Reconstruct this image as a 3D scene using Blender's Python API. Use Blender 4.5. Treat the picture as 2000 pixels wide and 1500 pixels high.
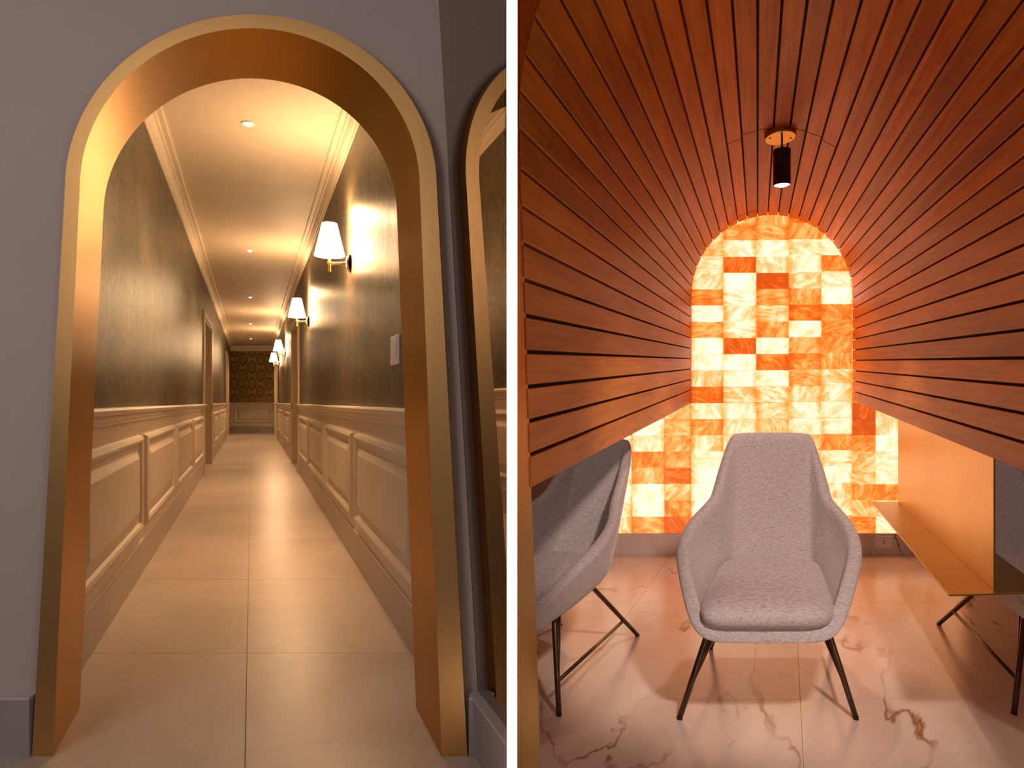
import bpy, bmesh, math, random
from mathutils import Vector, Matrix
random.seed(7)
D = bpy.data; SC = bpy.context.scene; COL = SC.collection
for o in list(D.objects): D.objects.remove(o)
PI = math.pi
# ---------------------------------------------------------------- camera, world, lights, exposure
EYE = 1.05; FL = 1400.0; HZ = 778.0
cd = D.cameras.new('camera'); cam = D.objects.new('camera', cd); COL.objects.link(cam)
cam.location = (0, 0, EYE); cam.rotation_euler = (PI/2, 0, 0)
cd.sensor_width = 36; cd.lens = 36*FL/2000; cd.shift_y = (HZ-750)/2000; cd.clip_start = .02
SC.camera = cam
SC.view_settings.view_transform = 'Standard'; SC.view_settings.look = 'None'
SC.view_settings.exposure = 0.0; SC.view_settings.gamma = 1; SC.view_settings.use_curve_mapping = False
W = D.worlds.new('world'); SC.world = W; W.use_nodes = True
W.node_tree.nodes['Background'].inputs[0].default_value = (.62, .50, .49, 1)
W.node_tree.nodes['Background'].inputs[1].default_value = .10

def lamp(name, kind, loc, energy, color, target=None, size=.1, size_y=None, spot=None, blend=.5):
    l = D.lights.new(name, kind); l.energy = energy; l.color = color
    if kind == 'AREA':
        l.size = size
        if size_y: l.shape = 'RECTANGLE'; l.size_y = size_y
    else: l.shadow_soft_size = size
    if spot: l.spot_size = spot; l.spot_blend = blend
    o = D.objects.new(name, l); COL.objects.link(o); o.location = loc
    if target: o.rotation_euler = (Vector(target)-Vector(loc)).to_track_quat('-Z', 'Y').to_euler()
    return o
lamp('lobby_light', 'AREA', (-1.7, -.3, 2.1), 18, (1, .86, .80), (-1.2, 2.1, 1.0), 1.3, 1.3)
lamp('nook_entrance_light', 'SPOT', (.85, .55, 2.15), 165, (1, .80, .72), (1.0, 2.75, .45), .09, spot=.80, blend=.6)
lamp('nook_low_light', 'AREA', (.95, -.25, .75), 10, (1, .82, .76), (1.15, 2.6, .5), .9, .5)  # unseen fill added low in front, standing in for ambient light at the entrance
lamp('partition_downlight', 'SPOT', (0, .42, 2.45), 1000, (1, .98, .97), (0, .9, 1.12), .02, spot=.34, blend=.2)  # unseen spot, added only to make the divider's front edge white

# two unseen point lights added in the side bays to brighten the outer armchairs
lamp('side_bay_lamp', 'POINT', (2.05, 2.15, 1.95), 15, (1, .80, .74), size=.08)
lamp('side_bay_lamp', 'POINT', (.0, 2.75, 2.05), 9, (1, .80, .74), size=.08)

# ---------------------------------------------------------------- oblique plan of the two rooms
def P(px, py, Y): return Vector(((px-1000)*Y/FL, Y, EYE-(py-HZ)*Y/FL))
SL, SR = 508/FL, 535/FL
def L(u, Y, z): return Vector((u-SL*Y, Y, z))      # corridor runs off to the left of straight ahead
def R(u, Y, z): return Vector((u+SR*Y, Y, z))      # lounge nook runs off to the right

# ---------------------------------------------------------------- helpers
def empty(name, loc=(0, 0, 0)):
    o = D.objects.new(name, None); COL.objects.link(o); o.location = loc; o.empty_display_size = .1; return o
def tag(o, label=None, cat=None, group=None, kind=None):
    if label: o['label'] = label
    if cat: o['category'] = cat
    if group: o['group'] = group
    if kind: o['kind'] = kind
    return o
def obj(name, verts, faces, mat=None, parent=None, smooth=False, uvs=None, recalc=True, origin=None):
    """one mesh; verts are world coordinates, the origin goes to the parent's place or the mesh centre"""
    vs = [Vector(v) for v in verts]
    if origin is None:
        mn = Vector([min(v[i] for v in vs) for i in range(3)]); mx = Vector([max(v[i] for v in vs) for i in range(3)])
        origin = Vector(((mn.x+mx.x)/2, (mn.y+mx.y)/2, mn.z))
    origin = Vector(origin)
    me = D.meshes.new(name); me.from_pydata([v-origin for v in vs], [], faces)
    if uvs is not None:
        uvl = me.uv_layers.new(name='UVMap')
        for lp in me.loops: uvl.data[lp.index].uv = uvs[lp.vertex_index]
    if recalc:
        bm = bmesh.new(); bm.from_mesh(me); bmesh.ops.recalc_face_normals(bm, faces=bm.faces); bm.to_mesh(me); bm.free()
    if smooth:
        for p in me.polygons: p.use_smooth = True
    o = D.objects.new(name, me); COL.objects.link(o)
    if mat: me.materials.append(mat)
    o.location = origin
    if parent:
        o.parent = parent; o.location = origin-world_loc(parent)
    return o
def world_loc(o):
    v = Vector(o.location); p = o.parent
    while p: v += Vector(p.location); p = p.parent
    return v
def bev(o, w=.003, seg=2):
    m = o.modifiers.new('bevel', 'BEVEL'); m.width = w; m.segments = seg; m.limit_method = 'ANGLE'; m.angle_limit = .6
    return o
HEX = [(0, 3, 2, 1), (4, 5, 6, 7), (0, 1, 5, 4), (1, 2, 6, 5), (2, 3, 7, 6), (3, 0, 4, 7)]
def hexa(fn, a0, a1, b0, b1, c0, c1):
    return [fn(a0, b0, c0), fn(a1, b0, c0), fn(a1, b1, c0), fn(a0, b1, c0), fn(a0, b0, c1), fn(a1, b0, c1), fn(a1, b1, c1), fn(a0, b1, c1)]
def box(name, fn, a0, a1, b0, b1, c0, c1, mat, parent=None, b=0, uvf=None):
    vs = hexa(fn, a0, a1, b0, b1, c0, c1)
    o = obj(name, vs, HEX, mat, parent, uvs=[uvf(v) for v in vs] if uvf else None)
    if b: bev(o, b)
    return o
class MB:
    def __init__(s): s.v = []; s.f = []
    def add(s, vs, fs):
        n = len(s.v); s.v += [Vector(v) for v in vs]; s.f += [tuple(i+n for i in f) for f in fs]
    def box(s, fn, *a): s.add(hexa(fn, *a), HEX)
    def build(s, name, mat, parent=None, **k): return obj(name, s.v, s.f, mat, parent, **k)
def lathe(center, prof, axis=Vector((0, 0, 1)), n=32, caps=True):
    axis = Vector(axis).normalized(); a = axis.orthogonal().normalized(); b = axis.cross(a)
    vs = []; fs = []
    for r, h in prof:
        for k in range(n):
            t = 2*PI*k/n; vs.append(Vector(center)+axis*h+(a*math.cos(t)+b*math.sin(t))*r)
    for i in range(len(prof)-1):
        for k in range(n): fs.append((i*n+k, i*n+(k+1) % n, (i+1)*n+(k+1) % n, (i+1)*n+k))
    if caps:
        fs.append(tuple(range(n))); fs.append(tuple((len(prof)-1)*n+k for k in range(n)))
    return vs, fs
def tube(pts, r, n=12):
    pts = [Vector(p) for p in pts]; vs = []; fs = []
    rr = r if isinstance(r, (list, tuple)) else [r]*len(pts)
    prev = None
    for i, p in enumerate(pts):
        t = (pts[min(i+1, len(pts)-1)]-pts[max(i-1, 0)]).normalized()
        if prev is None: a = t.orthogonal().normalized()
        else: a = (prev-t*prev.dot(t)).normalized()
        prev = a; b = t.cross(a)
        for k in range(n):
            q = 2*PI*k/n; vs.append(p+(a*math.cos(q)+b*math.sin(q))*rr[i])
    for i in range(len(pts)-1):
        for k in range(n): fs.append((i*n+k, i*n+(k+1) % n, (i+1)*n+(k+1) % n, (i+1)*n+k))
    fs.append(tuple(range(n))); fs.append(tuple((len(pts)-1)*n+k for k in range(n)))
    return vs, fs

# ---------------------------------------------------------------- materials
def newmat(name):
    m = D.materials.new(name); m.use_nodes = True
    nt = m.node_tree; return m, nt, nt.nodes['Principled BSDF']
def nd(nt, t, **k):
    n = nt.nodes.new(t)
    for a, b in k.items(): setattr(n, a, b)
    return n
def mth(nt, op, a, b=None, c=None, clamp=False):
    n = nt.nodes.new('ShaderNodeMath'); n.operation = op; n.use_clamp = clamp
    for i, x in enumerate((a, b, c)):
        if x is None: continue
        if isinstance(x, (int, float)): n.inputs[i].default_value = x
        else: nt.links.new(x, n.inputs[i])
    return n.outputs[0]
def ramp(nt, fac, stops, interp='LINEAR'):
    n = nt.nodes.new('ShaderNodeValToRGB'); nt.links.new(fac, n.inputs[0]); e = n.color_ramp.elements
    n.color_ramp.interpolation = interp
    while len(e) < len(stops): e.new(.5)
    for i, (p, c) in enumerate(stops): e[i].position = p; e[i].color = (*c, 1)
    return n.outputs[0]
def noise(nt, vec, scale, detail=4, rough=.5, dist=0):
    n = nt.nodes.new('ShaderNodeTexNoise'); n.inputs['Scale'].default_value = scale; n.inputs['Detail'].default_value = detail
    n.inputs['Roughness'].default_value = rough; n.inputs['Distortion'].default_value = dist
    if vec is not None: nt.links.new(vec, n.inputs['Vector'])
    return n.outputs[0]
def mapping(nt, vec, scale=(1, 1, 1), rot=(0, 0, 0), loc=(0, 0, 0)):
    n = nt.nodes.new('ShaderNodeMapping'); n.inputs['Scale'].default_value = scale; n.inputs['Rotation'].default_value = rot
    n.inputs['Location'].default_value = loc; nt.links.new(vec, n.inputs['Vector']); return n.outputs[0]
def mixc(nt, fac, a, b, bt='MIX'):
    n = nt.nodes.new('ShaderNodeMix'); n.data_type = 'RGBA'; n.blend_type = bt
    for s, x in ((0, fac), (6, a), (7, b)):
        if isinstance(x, (int, float)): n.inputs[s].default_value = x
        elif isinstance(x, tuple): n.inputs[s].default_value = (*x, 1)
        else: nt.links.new(x, n.inputs[s])
    return n.outputs[2]
def bump(nt, bs, h, strength=.2, dist=.01):
    n = nt.nodes.new('ShaderNodeBump'); n.inputs['Strength'].default_value = strength; n.inputs['Distance'].default_value = dist
    nt.links.new(h, n.inputs['Height']); nt.links.new(n.outputs[0], bs.inputs['Normal'])
def geopos(nt): return nt.nodes.new('ShaderNodeNewGeometry').outputs['Position']

def plain(name, col, rough=.5, metal=0, var=.06, sc=4, bmp=.0, coat=0):
    m, nt, bs = newmat(name)
    p = geopos(nt); n = noise(nt, p, sc, 5)
    c0 = tuple(max(0, x*(1-var)) for x in col); c1 = tuple(min(1, x*(1+var)) for x in col)
    nt.links.new(ramp(nt, n, [(.3, c0), (.7, c1)]), bs.inputs['Base Color'])
    bs.inputs['Roughness'].default_value = rough; bs.inputs['Metallic'].default_value = metal
    if coat: bs.inputs['Coat Weight'].default_value = coat
    if bmp: bump(nt, bs, noise(nt, p, 120, 3), bmp, .002)
    return m
def gold_mat(name, col, rough):
    m, nt, bs = newmat(name); p = geopos(nt)
    n = noise(nt, mapping(nt, p, (40, 40, 2)), 6, 4); n2 = noise(nt, p, 2.2, 3)
    nt.links.new(ramp(nt, n2, [(.3, tuple(x*.88 for x in col)), (.7, col)]), bs.inputs['Base Color'])
    bs.inputs['Metallic'].default_value = 1
    nt.links.new(mth(nt, 'MULTIPLY_ADD', n, .12, rough-.06), bs.inputs['Roughness'])
    bump(nt, bs, n, .04, .002)
    return m
M = {}
M['plaster'] = plain('lilac_plaster', (.55, .455, .44), .75, var=.03, bmp=.05)
M['white'] = plain('white_paint', (.93, .93, .93), .6, var=.01)
M['cream'] = plain('cream_ceiling', (.90, .76, .58), .6, var=.02)
M['wainscot'] = plain('cream_woodwork', (.66, .56, .46), .42, var=.03)
M['skirt'] = plain('grey_skirting', (.36, .33, .34), .35, var=.05)
M['skirt_top'] = plain('pale_skirting_edge', (.62, .57, .56), .4, var=.03)
M['corr_skirt'] = plain('taupe_skirting', (.40, .32, .26), .35, var=.05)
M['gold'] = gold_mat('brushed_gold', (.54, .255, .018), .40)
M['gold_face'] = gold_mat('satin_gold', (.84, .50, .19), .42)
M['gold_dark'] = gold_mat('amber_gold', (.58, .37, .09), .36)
M['brass'] = plain('polished_brass', (.95, .66, .20), .22, 1, var=.03)
M['jamb'] = plain('beige_door_casing', (.62, .48, .34), .45, var=.04)
M['plastic'] = plain('white_plastic', (.85, .83, .84), .35, var=.01)
M['dark'] = plain('dark_slot', (.02, .015, .01), .6)
M['leg'] = plain('bronze_leg', (.10, .055, .03), .35, .7, var=.1)
M['black'] = plain('black_metal', (.02, .015, .015), .32, .3)
M['backing'] = plain('dark_backing', (.02, .008, .004), .8)
M['room'] = plain('brown_plaster', (.30, .19, .13), .7)

# corridor porcelain
def porcelain():
    m, nt, bs = newmat('porcelain_tile'); p = geopos(nt)
    oi = nd(nt, 'ShaderNodeObjectInfo')
    n = noise(nt, p, 1.6, 8, .62, .6); n2 = noise(nt, p, 28, 4)
    f = mth(nt, 'ADD', mth(nt, 'MULTIPLY', n, .8), mth(nt, 'MULTIPLY', n2, .2))
    c = ramp(nt, f, [(.3, (.47, .38, .33)), (.52, (.56, .47, .41)), (.72, (.62, .53, .47))])
    v = mth(nt, 'MULTIPLY_ADD', oi.outputs['Random'], .05, .97)
    cc = mixc(nt, 1.0, c, (1, 1, 1), 'MULTIPLY'); nt.links.new(cc, bs.inputs['Base Color'])
    nt.links.new(mth(nt, 'MULTIPLY_ADD', n, .15, .27), bs.inputs['Roughness'])
    return m
M['tile'] = porcelain()
M['grout'] = plain('tile_grout', (.30, .23, .19), .8)
M['grout_marble'] = plain('marble_grout', (.50, .36, .27), .8)

def marble(name, base, rough=.13):
    m, nt, bs = newmat(name); p = geopos(nt)
    w = noise(nt, p, 1.3, 6, .6)
    rot = mapping(nt, mapping(nt, p, rot=(0, 0, .42)), (2.3, .85, 1.0))
    n1 = noise(nt, rot, .62, 6, .5, .5)
    v = mth(nt, 'ABSOLUTE', mth(nt, 'SUBTRACT', n1, .5))
    vein = mth(nt, 'SUBTRACT', 1, mth(nt, 'DIVIDE', v, .0075), clamp=True)
    gate = mth(nt, 'MULTIPLY', mth(nt, 'SUBTRACT', noise(nt, p, 1.3, 3), .47), 9, clamp=True)
    vein = mth(nt, 'MULTIPLY', vein, gate)
    n3 = noise(nt, mapping(nt, mapping(nt, p, rot=(0, 0, .5)), (5, 2.2, 1)), 2.6, 8, .7, .8)
    spot = mth(nt, 'MULTIPLY', mth(nt, 'SUBTRACT', n3, .64), 9, clamp=True)
    vv = mth(nt, 'MAXIMUM', vein, mth(nt, 'MULTIPLY', spot, .7))
    b1 = tuple(x*.72 for x in base)
    c = ramp(nt, noise(nt, rot, 1.0, 8, .6, .5), [(.32, b1), (.6, base)])
    nt.links.new(mixc(nt, vv, c, (.26, .085, .025)), bs.inputs['Base Color'])
    bs.inputs['Roughness'].default_value = rough
    return m
M['marble'] = marble('veined_marble', (.84, .68, .56), .22)
M['marble_skirt'] = marble('marble_skirting', (.86, .74, .68), .3)

def wallpaper(name, ground, gold, dark, strong):
    m, nt, bs = newmat(name)
    uv = nd(nt, 'ShaderNodeUVMap').outputs[0]
    warp = noise(nt, uv, 7, 3)
    sep = nd(nt, 'ShaderNodeSeparateXYZ'); nt.links.new(uv, sep.inputs[0])
    X = mth(nt, 'DIVIDE', sep.outputs[0], .53); Z = mth(nt, 'DIVIDE', sep.outputs[1], .50)
    ds = []
    for off in (0, .5):
        fx = mth(nt, 'SUBTRACT', mth(nt, 'FRACT', mth(nt, 'ADD', X, off+20)), .5)
        fz = mth(nt, 'SUBTRACT', mth(nt, 'FRACT', mth(nt, 'ADD', Z, off+20)), .5)
        ang = mth(nt, 'ARCTAN2', fx, fz)
        r = mth(nt, 'SQRT', mth(nt, 'ADD', mth(nt, 'MULTIPLY', mth(nt, 'MULTIPLY', fx, fx), 1.5), mth(nt, 'MULTIPLY', fz, fz)))
        # ogee: pinch at the top and bottom
        r = mth(nt, 'MULTIPLY', r, mth(nt, 'MULTIPLY_ADD', mth(nt, 'COSINE', mth(nt, 'MULTIPLY', ang, 2)), -.10, 1.0))
        sc = mth(nt, 'MULTIPLY', mth(nt, 'COSINE', mth(nt, 'MULTIPLY', ang, 9)), .014)
        ds.append((mth(nt, 'ADD', r, sc), ang))
    A = mth(nt, 'MINIMUM', ds[0][0], ds[1][0])
    def band(c, w): return mth(nt, 'SUBTRACT', 1, mth(nt, 'DIVIDE', mth(nt, 'ABSOLUTE', mth(nt, 'SUBTRACT', A, c)), w), clamp=True)
    line = mth(nt, 'MAXIMUM', band(.30, .06), mth(nt, 'MULTIPLY', band(.16, .035), .8))
    line = mth(nt, 'MAXIMUM', line, mth(nt, 'MULTIPLY', band(.06, .03), .7))
    fine = noise(nt, mapping(nt, uv, (15, 8, 1)), 1.5, 6, .62, 1.8)
    fl = mth(nt, 'SUBTRACT', 1, mth(nt, 'DIVIDE', mth(nt, 'ABSOLUTE', mth(nt, 'SUBTRACT', fine, .5)), .035), clamp=True)
    streak = noise(nt, mapping(nt, uv, (70, .8, 1)), 1, 3)
    g = mth(nt, 'ADD', mth(nt, 'MULTIPLY', streak, .45), mth(nt, 'MULTIPLY', noise(nt, uv, 3.0, 3), .75))
    base = mixc(nt, mth(nt, 'MULTIPLY', mth(nt, 'SUBTRACT', g, .38), 2.2, clamp=True), ground, gold)
    f = mth(nt, 'MAXIMUM', mth(nt, 'MULTIPLY', line, strong), mth(nt, 'MULTIPLY', fl, min(.9, 1.3*(1.15-strong))))
    nt.links.new(mixc(nt, f, base, dark), bs.inputs['Base Color'])
    bs.inputs['Metallic'].default_value = .35
    nt.links.new(mth(nt, 'MULTIPLY_ADD', streak, .22, .30), bs.inputs['Roughness'])
    bs.inputs['Anisotropic'].default_value = .2
    bump(nt, bs, mth(nt, 'ADD', mth(nt, 'MULTIPLY', streak, .8), f), .12, .004)
    return m
M['paper'] = wallpaper('teal_damask_paper', (.085, .115, .11), (.30, .19, .08), (.018, .032, .036), .50)
M['paper_end'] = wallpaper('brown_damask_paper', (.42, .28, .10), (.55, .36, .13), (.05, .03, .012), .98)

def wood():
    m, nt, bs = newmat('orange_brown_timber')
    uv = nd(nt, 'ShaderNodeUVMap').outputs[0]; oi = nd(nt, 'ShaderNodeObjectInfo')
    cmb = nd(nt, 'ShaderNodeCombineXYZ'); nt.links.new(mth(nt, 'MULTIPLY', oi.outputs['Random'], 37), cmb.inputs[0]); nt.links.new(mth(nt, 'MULTIPLY', oi.outputs['Random'], 11), cmb.inputs[1])
    va = nd(nt, 'ShaderNodeVectorMath', operation='ADD'); nt.links.new(uv, va.inputs[0]); nt.links.new(cmb.outputs[0], va.inputs[1])
    g = noise(nt, mapping(nt, va.outputs[0], (2.2, 60, 1)), 1, 6, .6, .5)
    b = noise(nt, mapping(nt, va.outputs[0], (1.2, 9, 1)), 1, 4, .6, .8)
    f = mth(nt, 'ADD', mth(nt, 'MULTIPLY', g, .45), mth(nt, 'MULTIPLY', b, .55))
    c = ramp(nt, f, [(.32, (.36, .085, .012)), (.5, (.60, .17, .022)), (.68, (.78, .25, .032))])
    v = mth(nt, 'MULTIPLY_ADD', oi.outputs['Random'], .42, .78)
    cv = nd(nt, 'ShaderNodeCombineColor')
    for i in range(3): nt.links.new(v, cv.inputs[i])
    nt.links.new(mixc(nt, 1.0, c, cv.outputs[0], 'MULTIPLY'), bs.inputs['Base Color'])
    bs.inputs['Roughness'].default_value = .45; bs.inputs['Specular IOR Level'].default_value = .25
    bump(nt, bs, g, .08, .002)
    return m
M['wood'] = wood()

def onyx():
    m, nt, bs = newmat('backlit_onyx')
    uv = nd(nt, 'ShaderNodeUVMap').outputs[0]; oi = nd(nt, 'ShaderNodeObjectInfo')
    rnd = oi.outputs['Random']
    sepc = nd(nt, 'ShaderNodeSeparateColor'); nt.links.new(oi.outputs['Color'], sepc.inputs[0]); tone = sepc.outputs[0]
    cmb = nd(nt, 'ShaderNodeCombineXYZ')
    for i, k in enumerate((31, 53, 17)): nt.links.new(mth(nt, 'MULTIPLY', rnd, k), cmb.inputs[i])
    vr = nd(nt, 'ShaderNodeVectorRotate', rotation_type='Z_AXIS'); nt.links.new(uv, vr.inputs['Vector']); nt.links.new(mth(nt, 'MULTIPLY', rnd, 19), vr.inputs['Angle'])
    va = nd(nt, 'ShaderNodeVectorMath', operation='ADD'); nt.links.new(vr.outputs[0], va.inputs[0]); nt.links.new(cmb.outputs[0], va.inputs[1])
    q = va.outputs[0]
    n = noise(nt, mapping(nt, q, (5, 18, 5)), 1, 6, .62, 1.6)
    cl = noise(nt, q, 9, 4, .6)
    vein = mth(nt, 'SUBTRACT', 1, mth(nt, 'DIVIDE', mth(nt, 'ABSOLUTE', mth(nt, 'SUBTRACT', n, .53)), .03), clamp=True)
    sp = nd(nt, 'ShaderNodeSeparateXYZ'); nt.links.new(uv, sp.inputs[0])      # uv centred on the tile: edges of each slab glow deeper
    ex = mth(nt, 'MULTIPLY', mth(nt, 'SUBTRACT', mth(nt, 'ABSOLUTE', sp.outputs[0]), .07), 5.5, clamp=True)
    t = mth(nt, 'ADD', tone, mth(nt, 'MULTIPLY', mth(nt, 'SUBTRACT', n, .5), .80))
    t = mth(nt, 'ADD', t, mth(nt, 'MULTIPLY', mth(nt, 'SUBTRACT', cl, .5), .7))
    t = mth(nt, 'ADD', t, mth(nt, 'MULTIPLY', vein, mth(nt, 'MULTIPLY_ADD', tone, .30, .10)))
    t = mth(nt, 'ADD', t, ex, clamp=True)
    c = ramp(nt, t, [(0, (1, .63, .45)), (.2, (1, .52, .29)), (.42, (1, .35, .09)), (.68, (1, .20, .022)), (1, (.72, .09, .006))])
    st = mth(nt, 'MULTIPLY_ADD', t, -.95, 1.9)
    nt.links.new(c, bs.inputs['Emission Color']); nt.links.new(mth(nt, 'MULTIPLY', st, 1.0), bs.inputs['Emission Strength'])
    bs.inputs['Base Color'].default_value = (.35, .2, .1, 1); bs.inputs['Roughness'].default_value = .2
    return m
M['onyx'] = onyx()

def linen():
    m, nt, bs = newmat('grey_linen')
    tc = nd(nt, 'ShaderNodeTexCoord').outputs['Object']
    a = noise(nt, mapping(nt, tc, (60, 60, 500)), 1, 3, .7); b = noise(nt, mapping(nt, tc, (480, 480, 60)), 1, 3, .7)
    f = mth(nt, 'MULTIPLY_ADD', a, .5, mth(nt, 'MULTIPLY', b, .5))
    nt.links.new(ramp(nt, f, [(.38, (.30, .25, .235)), (.5, (.52, .45, .43)), (.62, (.66, .59, .56))]), bs.inputs['Base Color'])
    bs.inputs['Roughness'].default_value = .9; bs.inputs['Sheen Weight'].default_value = .25
    bump(nt, bs, f, .25, .002)
    return m
M['linen'] = linen()
def emit(name, col, s):
    m, nt, bs = newmat(name); bs.inputs['Base Color'].default_value = (*col, 1)
    bs.inputs['Emission Color'].default_value = (*col, 1); bs.inputs['Emission Strength'].default_value = s; return m
M['shade'] = emit('lit_fabric_shade', (1, .68, .40), 34.0)
M['lens'] = emit('lit_lamp_lens', (1, .84, .62), 12)
M['glass_lens'] = emit('lit_downlight', (1, .82, .60), 5)
def mirror_mat():
    m, nt, bs = newmat('bronze_mirror'); n = noise(nt, geopos(nt), 2, 2)
    nt.links.new(ramp(nt, n, [(.3, (.36, .29, .24)), (.7, (.38, .31, .26))]), bs.inputs['Base Color'])
    bs.inputs['Metallic'].default_value = 1; bs.inputs['Roughness'].default_value = .015; return m
M['mirror'] = mirror_mat()

# ================================================================ thin white divider, added between both rooms to part them and their light
wmid = box('wall_middle', lambda x, y, z: Vector((x, y, z)), -.00643, .00643, .90, 1.86, -.05, 2.75, M['white'])
tag(wmid, kind='structure')

# ================================================================ LEFT: lobby wall, golden arch, corridor
def outline(cx, cy, a, b, xbl, xbr, yb, n=48, side=8):
    pts = []
    for k in range(side): t = k/side; pts.append((xbl+(cx-a-xbl)*t, yb+(cy-yb)*t))
    for k in range(n+1):
        t = PI-PI*k/n; pts.append((cx+a*math.cos(t), cy-b*math.sin(t)))
    for k in range(1, side+1): t = k/side; pts.append((cx+a+(xbr-cx-a)*t, cy+(yb-cy)*t))
    return pts
YB = 1478
o_out = outline(490, 365, 363, 337, 62, 913, YB)
o_in = outline(488, 365, 332, 310, 103, 863, YB)
YA, YW, YR = 2.10, 2.14, 2.42
ZB = 0.0
def flo(v): return Vector((v.x, v.y, max(v.z, 0.0)))
outer = [flo(P(x, y, YA)) for x, y in o_out]; inner = [flo(P(x, y, YA)) for x, y in o_in]
n = len(outer)
# lobby wall with the arched hole
def corner_x(z):  # where the lobby wall meets the mirrored wall, leaning a little
    return -.092-(z)*.0565
hole = [Vector((v.x, YW, v.z)) for v in outer]
rect = []
cxw = hole[n//2].x
for i, v in enumerate(hole):
    if i < n*.30: rect.append(Vector((-2.8, YW, v.z)))
    elif i > n*.70: rect.append(Vector((corner_x(v.z), YW, v.z)))
    else: rect.append(None)
i0 = max(i for i in range(n//2) if rect[i] is not None); i1 = min(i for i in range(n//2, n) if rect[i] is not None)
for i in range(i0+1, i1):
    t = (i-i0)/(i1-i0); x0, x1 = -2.8, corner_x(2.5)
    rect[i] = Vector((x0+(x1-x0)*min(1, max(0, (t-.15)/.7)), YW, 2.5))
vs = hole+rect; fs = [(i, i+1, n+i+1, n+i) for i in range(n-1)]
back = [Vector((v.x-SL*(YR-YW), YR, v.z)) for v in hole]
rb = [Vector((v.x-SL*(YR-YW) if i < n/2 else v.x-.02, YR, v.z)) for i, v in enumerate(rect)]
vs += back+rb; fs += [(2*n+i+1, 2*n+i, 3*n+i, 3*n+i+1) for i in range(n-1)]
wf = tag(obj('wall_front', vs, fs, M['plaster']), kind='structure')
# golden casing
arch = empty('arch_casing', (L(0, YA, 0).x, YA, 0))
tag(arch, 'wide brushed gold arch around the corridor entrance, set in the lilac wall', 'arch')
mb = MB()
vs = outer+inner; mb.add(vs, [(i, i+1, n+i+1, n+i) for i in range(n-1)])
mb.add(outer+[Vector((v.x, YW+.01, v.z)) for v in outer], [(i, i+1, n+i+1, n+i) for i in range(n-1)])
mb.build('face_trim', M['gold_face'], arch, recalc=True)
bk = [Vector((v.x-SL*(YR+.01-YA), YR+.01, v.z)) for v in inner]
bo = [Vector((v.x-SL*(YR+.01-YA), YR+.01, v.z)) for v in outer]
vs = inner+bk+bo
fs = [(i, i+1, n+i+1, n+i) for i in range(n-1)]+[(n+i, n+i+1, 2*n+i+1, 2*n+i) for i in range(n-1)]
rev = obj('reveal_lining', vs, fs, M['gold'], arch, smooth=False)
for p in rev.data.polygons:
    p.use_smooth = True
m_ = rev.modifiers.new('edge', 'EDGE_SPLIT'); m_.split_angle = .7

# skirting on the lobby wall (two runs) and below the mirror
def I3(x, y, z): return Vector((x, y, z))
xl = outer[0].x
for nm, a0, a1 in (('baseboard_front', -2.8, xl-.004), ('baseboard_front_right', outer[-1].x+.004, corner_x(0)+.0)):
    bb = box(nm, I3, a0, a1, 2.095, YW+.002, 0, .168, M['skirt']); tag(bb, kind='structure')
    mb = MB(); mb.box(I3, a0, a1, 2.093, YW, .168, .176); mb.build('top_edge', M['skirt_top'], bb)
# mirrored wall, running toward the viewer parallel to the corridor
def mirr(Y, z, off=0): return Vector((corner_x(z)+SL*(YW-Y)+off, Y, z))
def ynear(z, x=-.0075): return YW-(x-corner_x(z))/SL
vs = [mirr(YW-.005, .178), mirr(ynear(.178), .178), mirr(ynear(2.5), 2.5), mirr(YW-.005, 2.5)]
vs2 = [v+Vector((.004, .0, 0)) for v in vs]
mir = obj('wall_mirror', vs+vs2, [(0, 1, 2, 3), (7, 6, 5, 4), (0, 4, 5, 1), (1, 5, 6, 2), (2, 6, 7, 3), (3, 7, 4, 0)], M['mirror'])
tag(mir, 'tall bronze tinted mirror on the wall right of the golden corridor arch', 'mirror')
def bsk(o, z): return [mirr(YW-.04, z, o), mirr(ynear(z, -.0075-o)+.0, z, o)]
a = bsk(-.03, 0)+bsk(.004, 0)[::-1]; b = bsk(-.03, .17)+bsk(.004, .17)[::-1]
bb = obj('baseboard_right', a+b, HEX, M['skirt']); tag(bb, kind='structure')
a = bsk(-.032, .17)+bsk(.004, .17)[::-1]; b = bsk(-.032, .178)+bsk(.004, .178)[::-1]
obj('top_edge', a+b, HEX, M['skirt_top'], bb)

UW = .667; YE = 21.9; Y0 = 2.43
def zrail(Y): return 1.008-.0052*(Y-3)
def zcr(Y): return 2.735-.0105*(Y-4.3)
def lw(side): return lambda d, Y, z: L(side*(UW-d), Y, z)      # d: distance into the corridor from the wall plane
openings = {-1: [(9.85, 11.5), (18.3, 20.1)], 1: [(10.15, 11.6), (18.8, 20.5)]}
ZD = 2.17
rail_prof = [(0, 0), (.048, -.002), (.054, -.012), (.050, -.026), (.034, -.034), (.030, -.054), (.022, -.060), (.019, -.078), (.008, -.084), (.008, -.094), (0, -.095)]
crown_prof = [(0, .02), (.010, .02), (.014, .036), (.024, .042), (.042, .062), (.052, .080), (.068, .086), (.072, .100), (.104, .102), (.110, .108), (.110, .125), (0, .125)]
def sweep(name, prof, side, ya, yb, zf, mat, parent):
    k = len(prof); vs = []
    for Y in (ya, yb): vs += [lw(side)(d, Y, zf(Y)+z) for d, z in prof]
    fs = [(i, (i+1) % k, k+(i+1) % k, k+i) for i in range(k)]+[tuple(range(k)), tuple(range(k, 2*k))]
    return obj(name, vs, fs, mat, parent)
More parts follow.
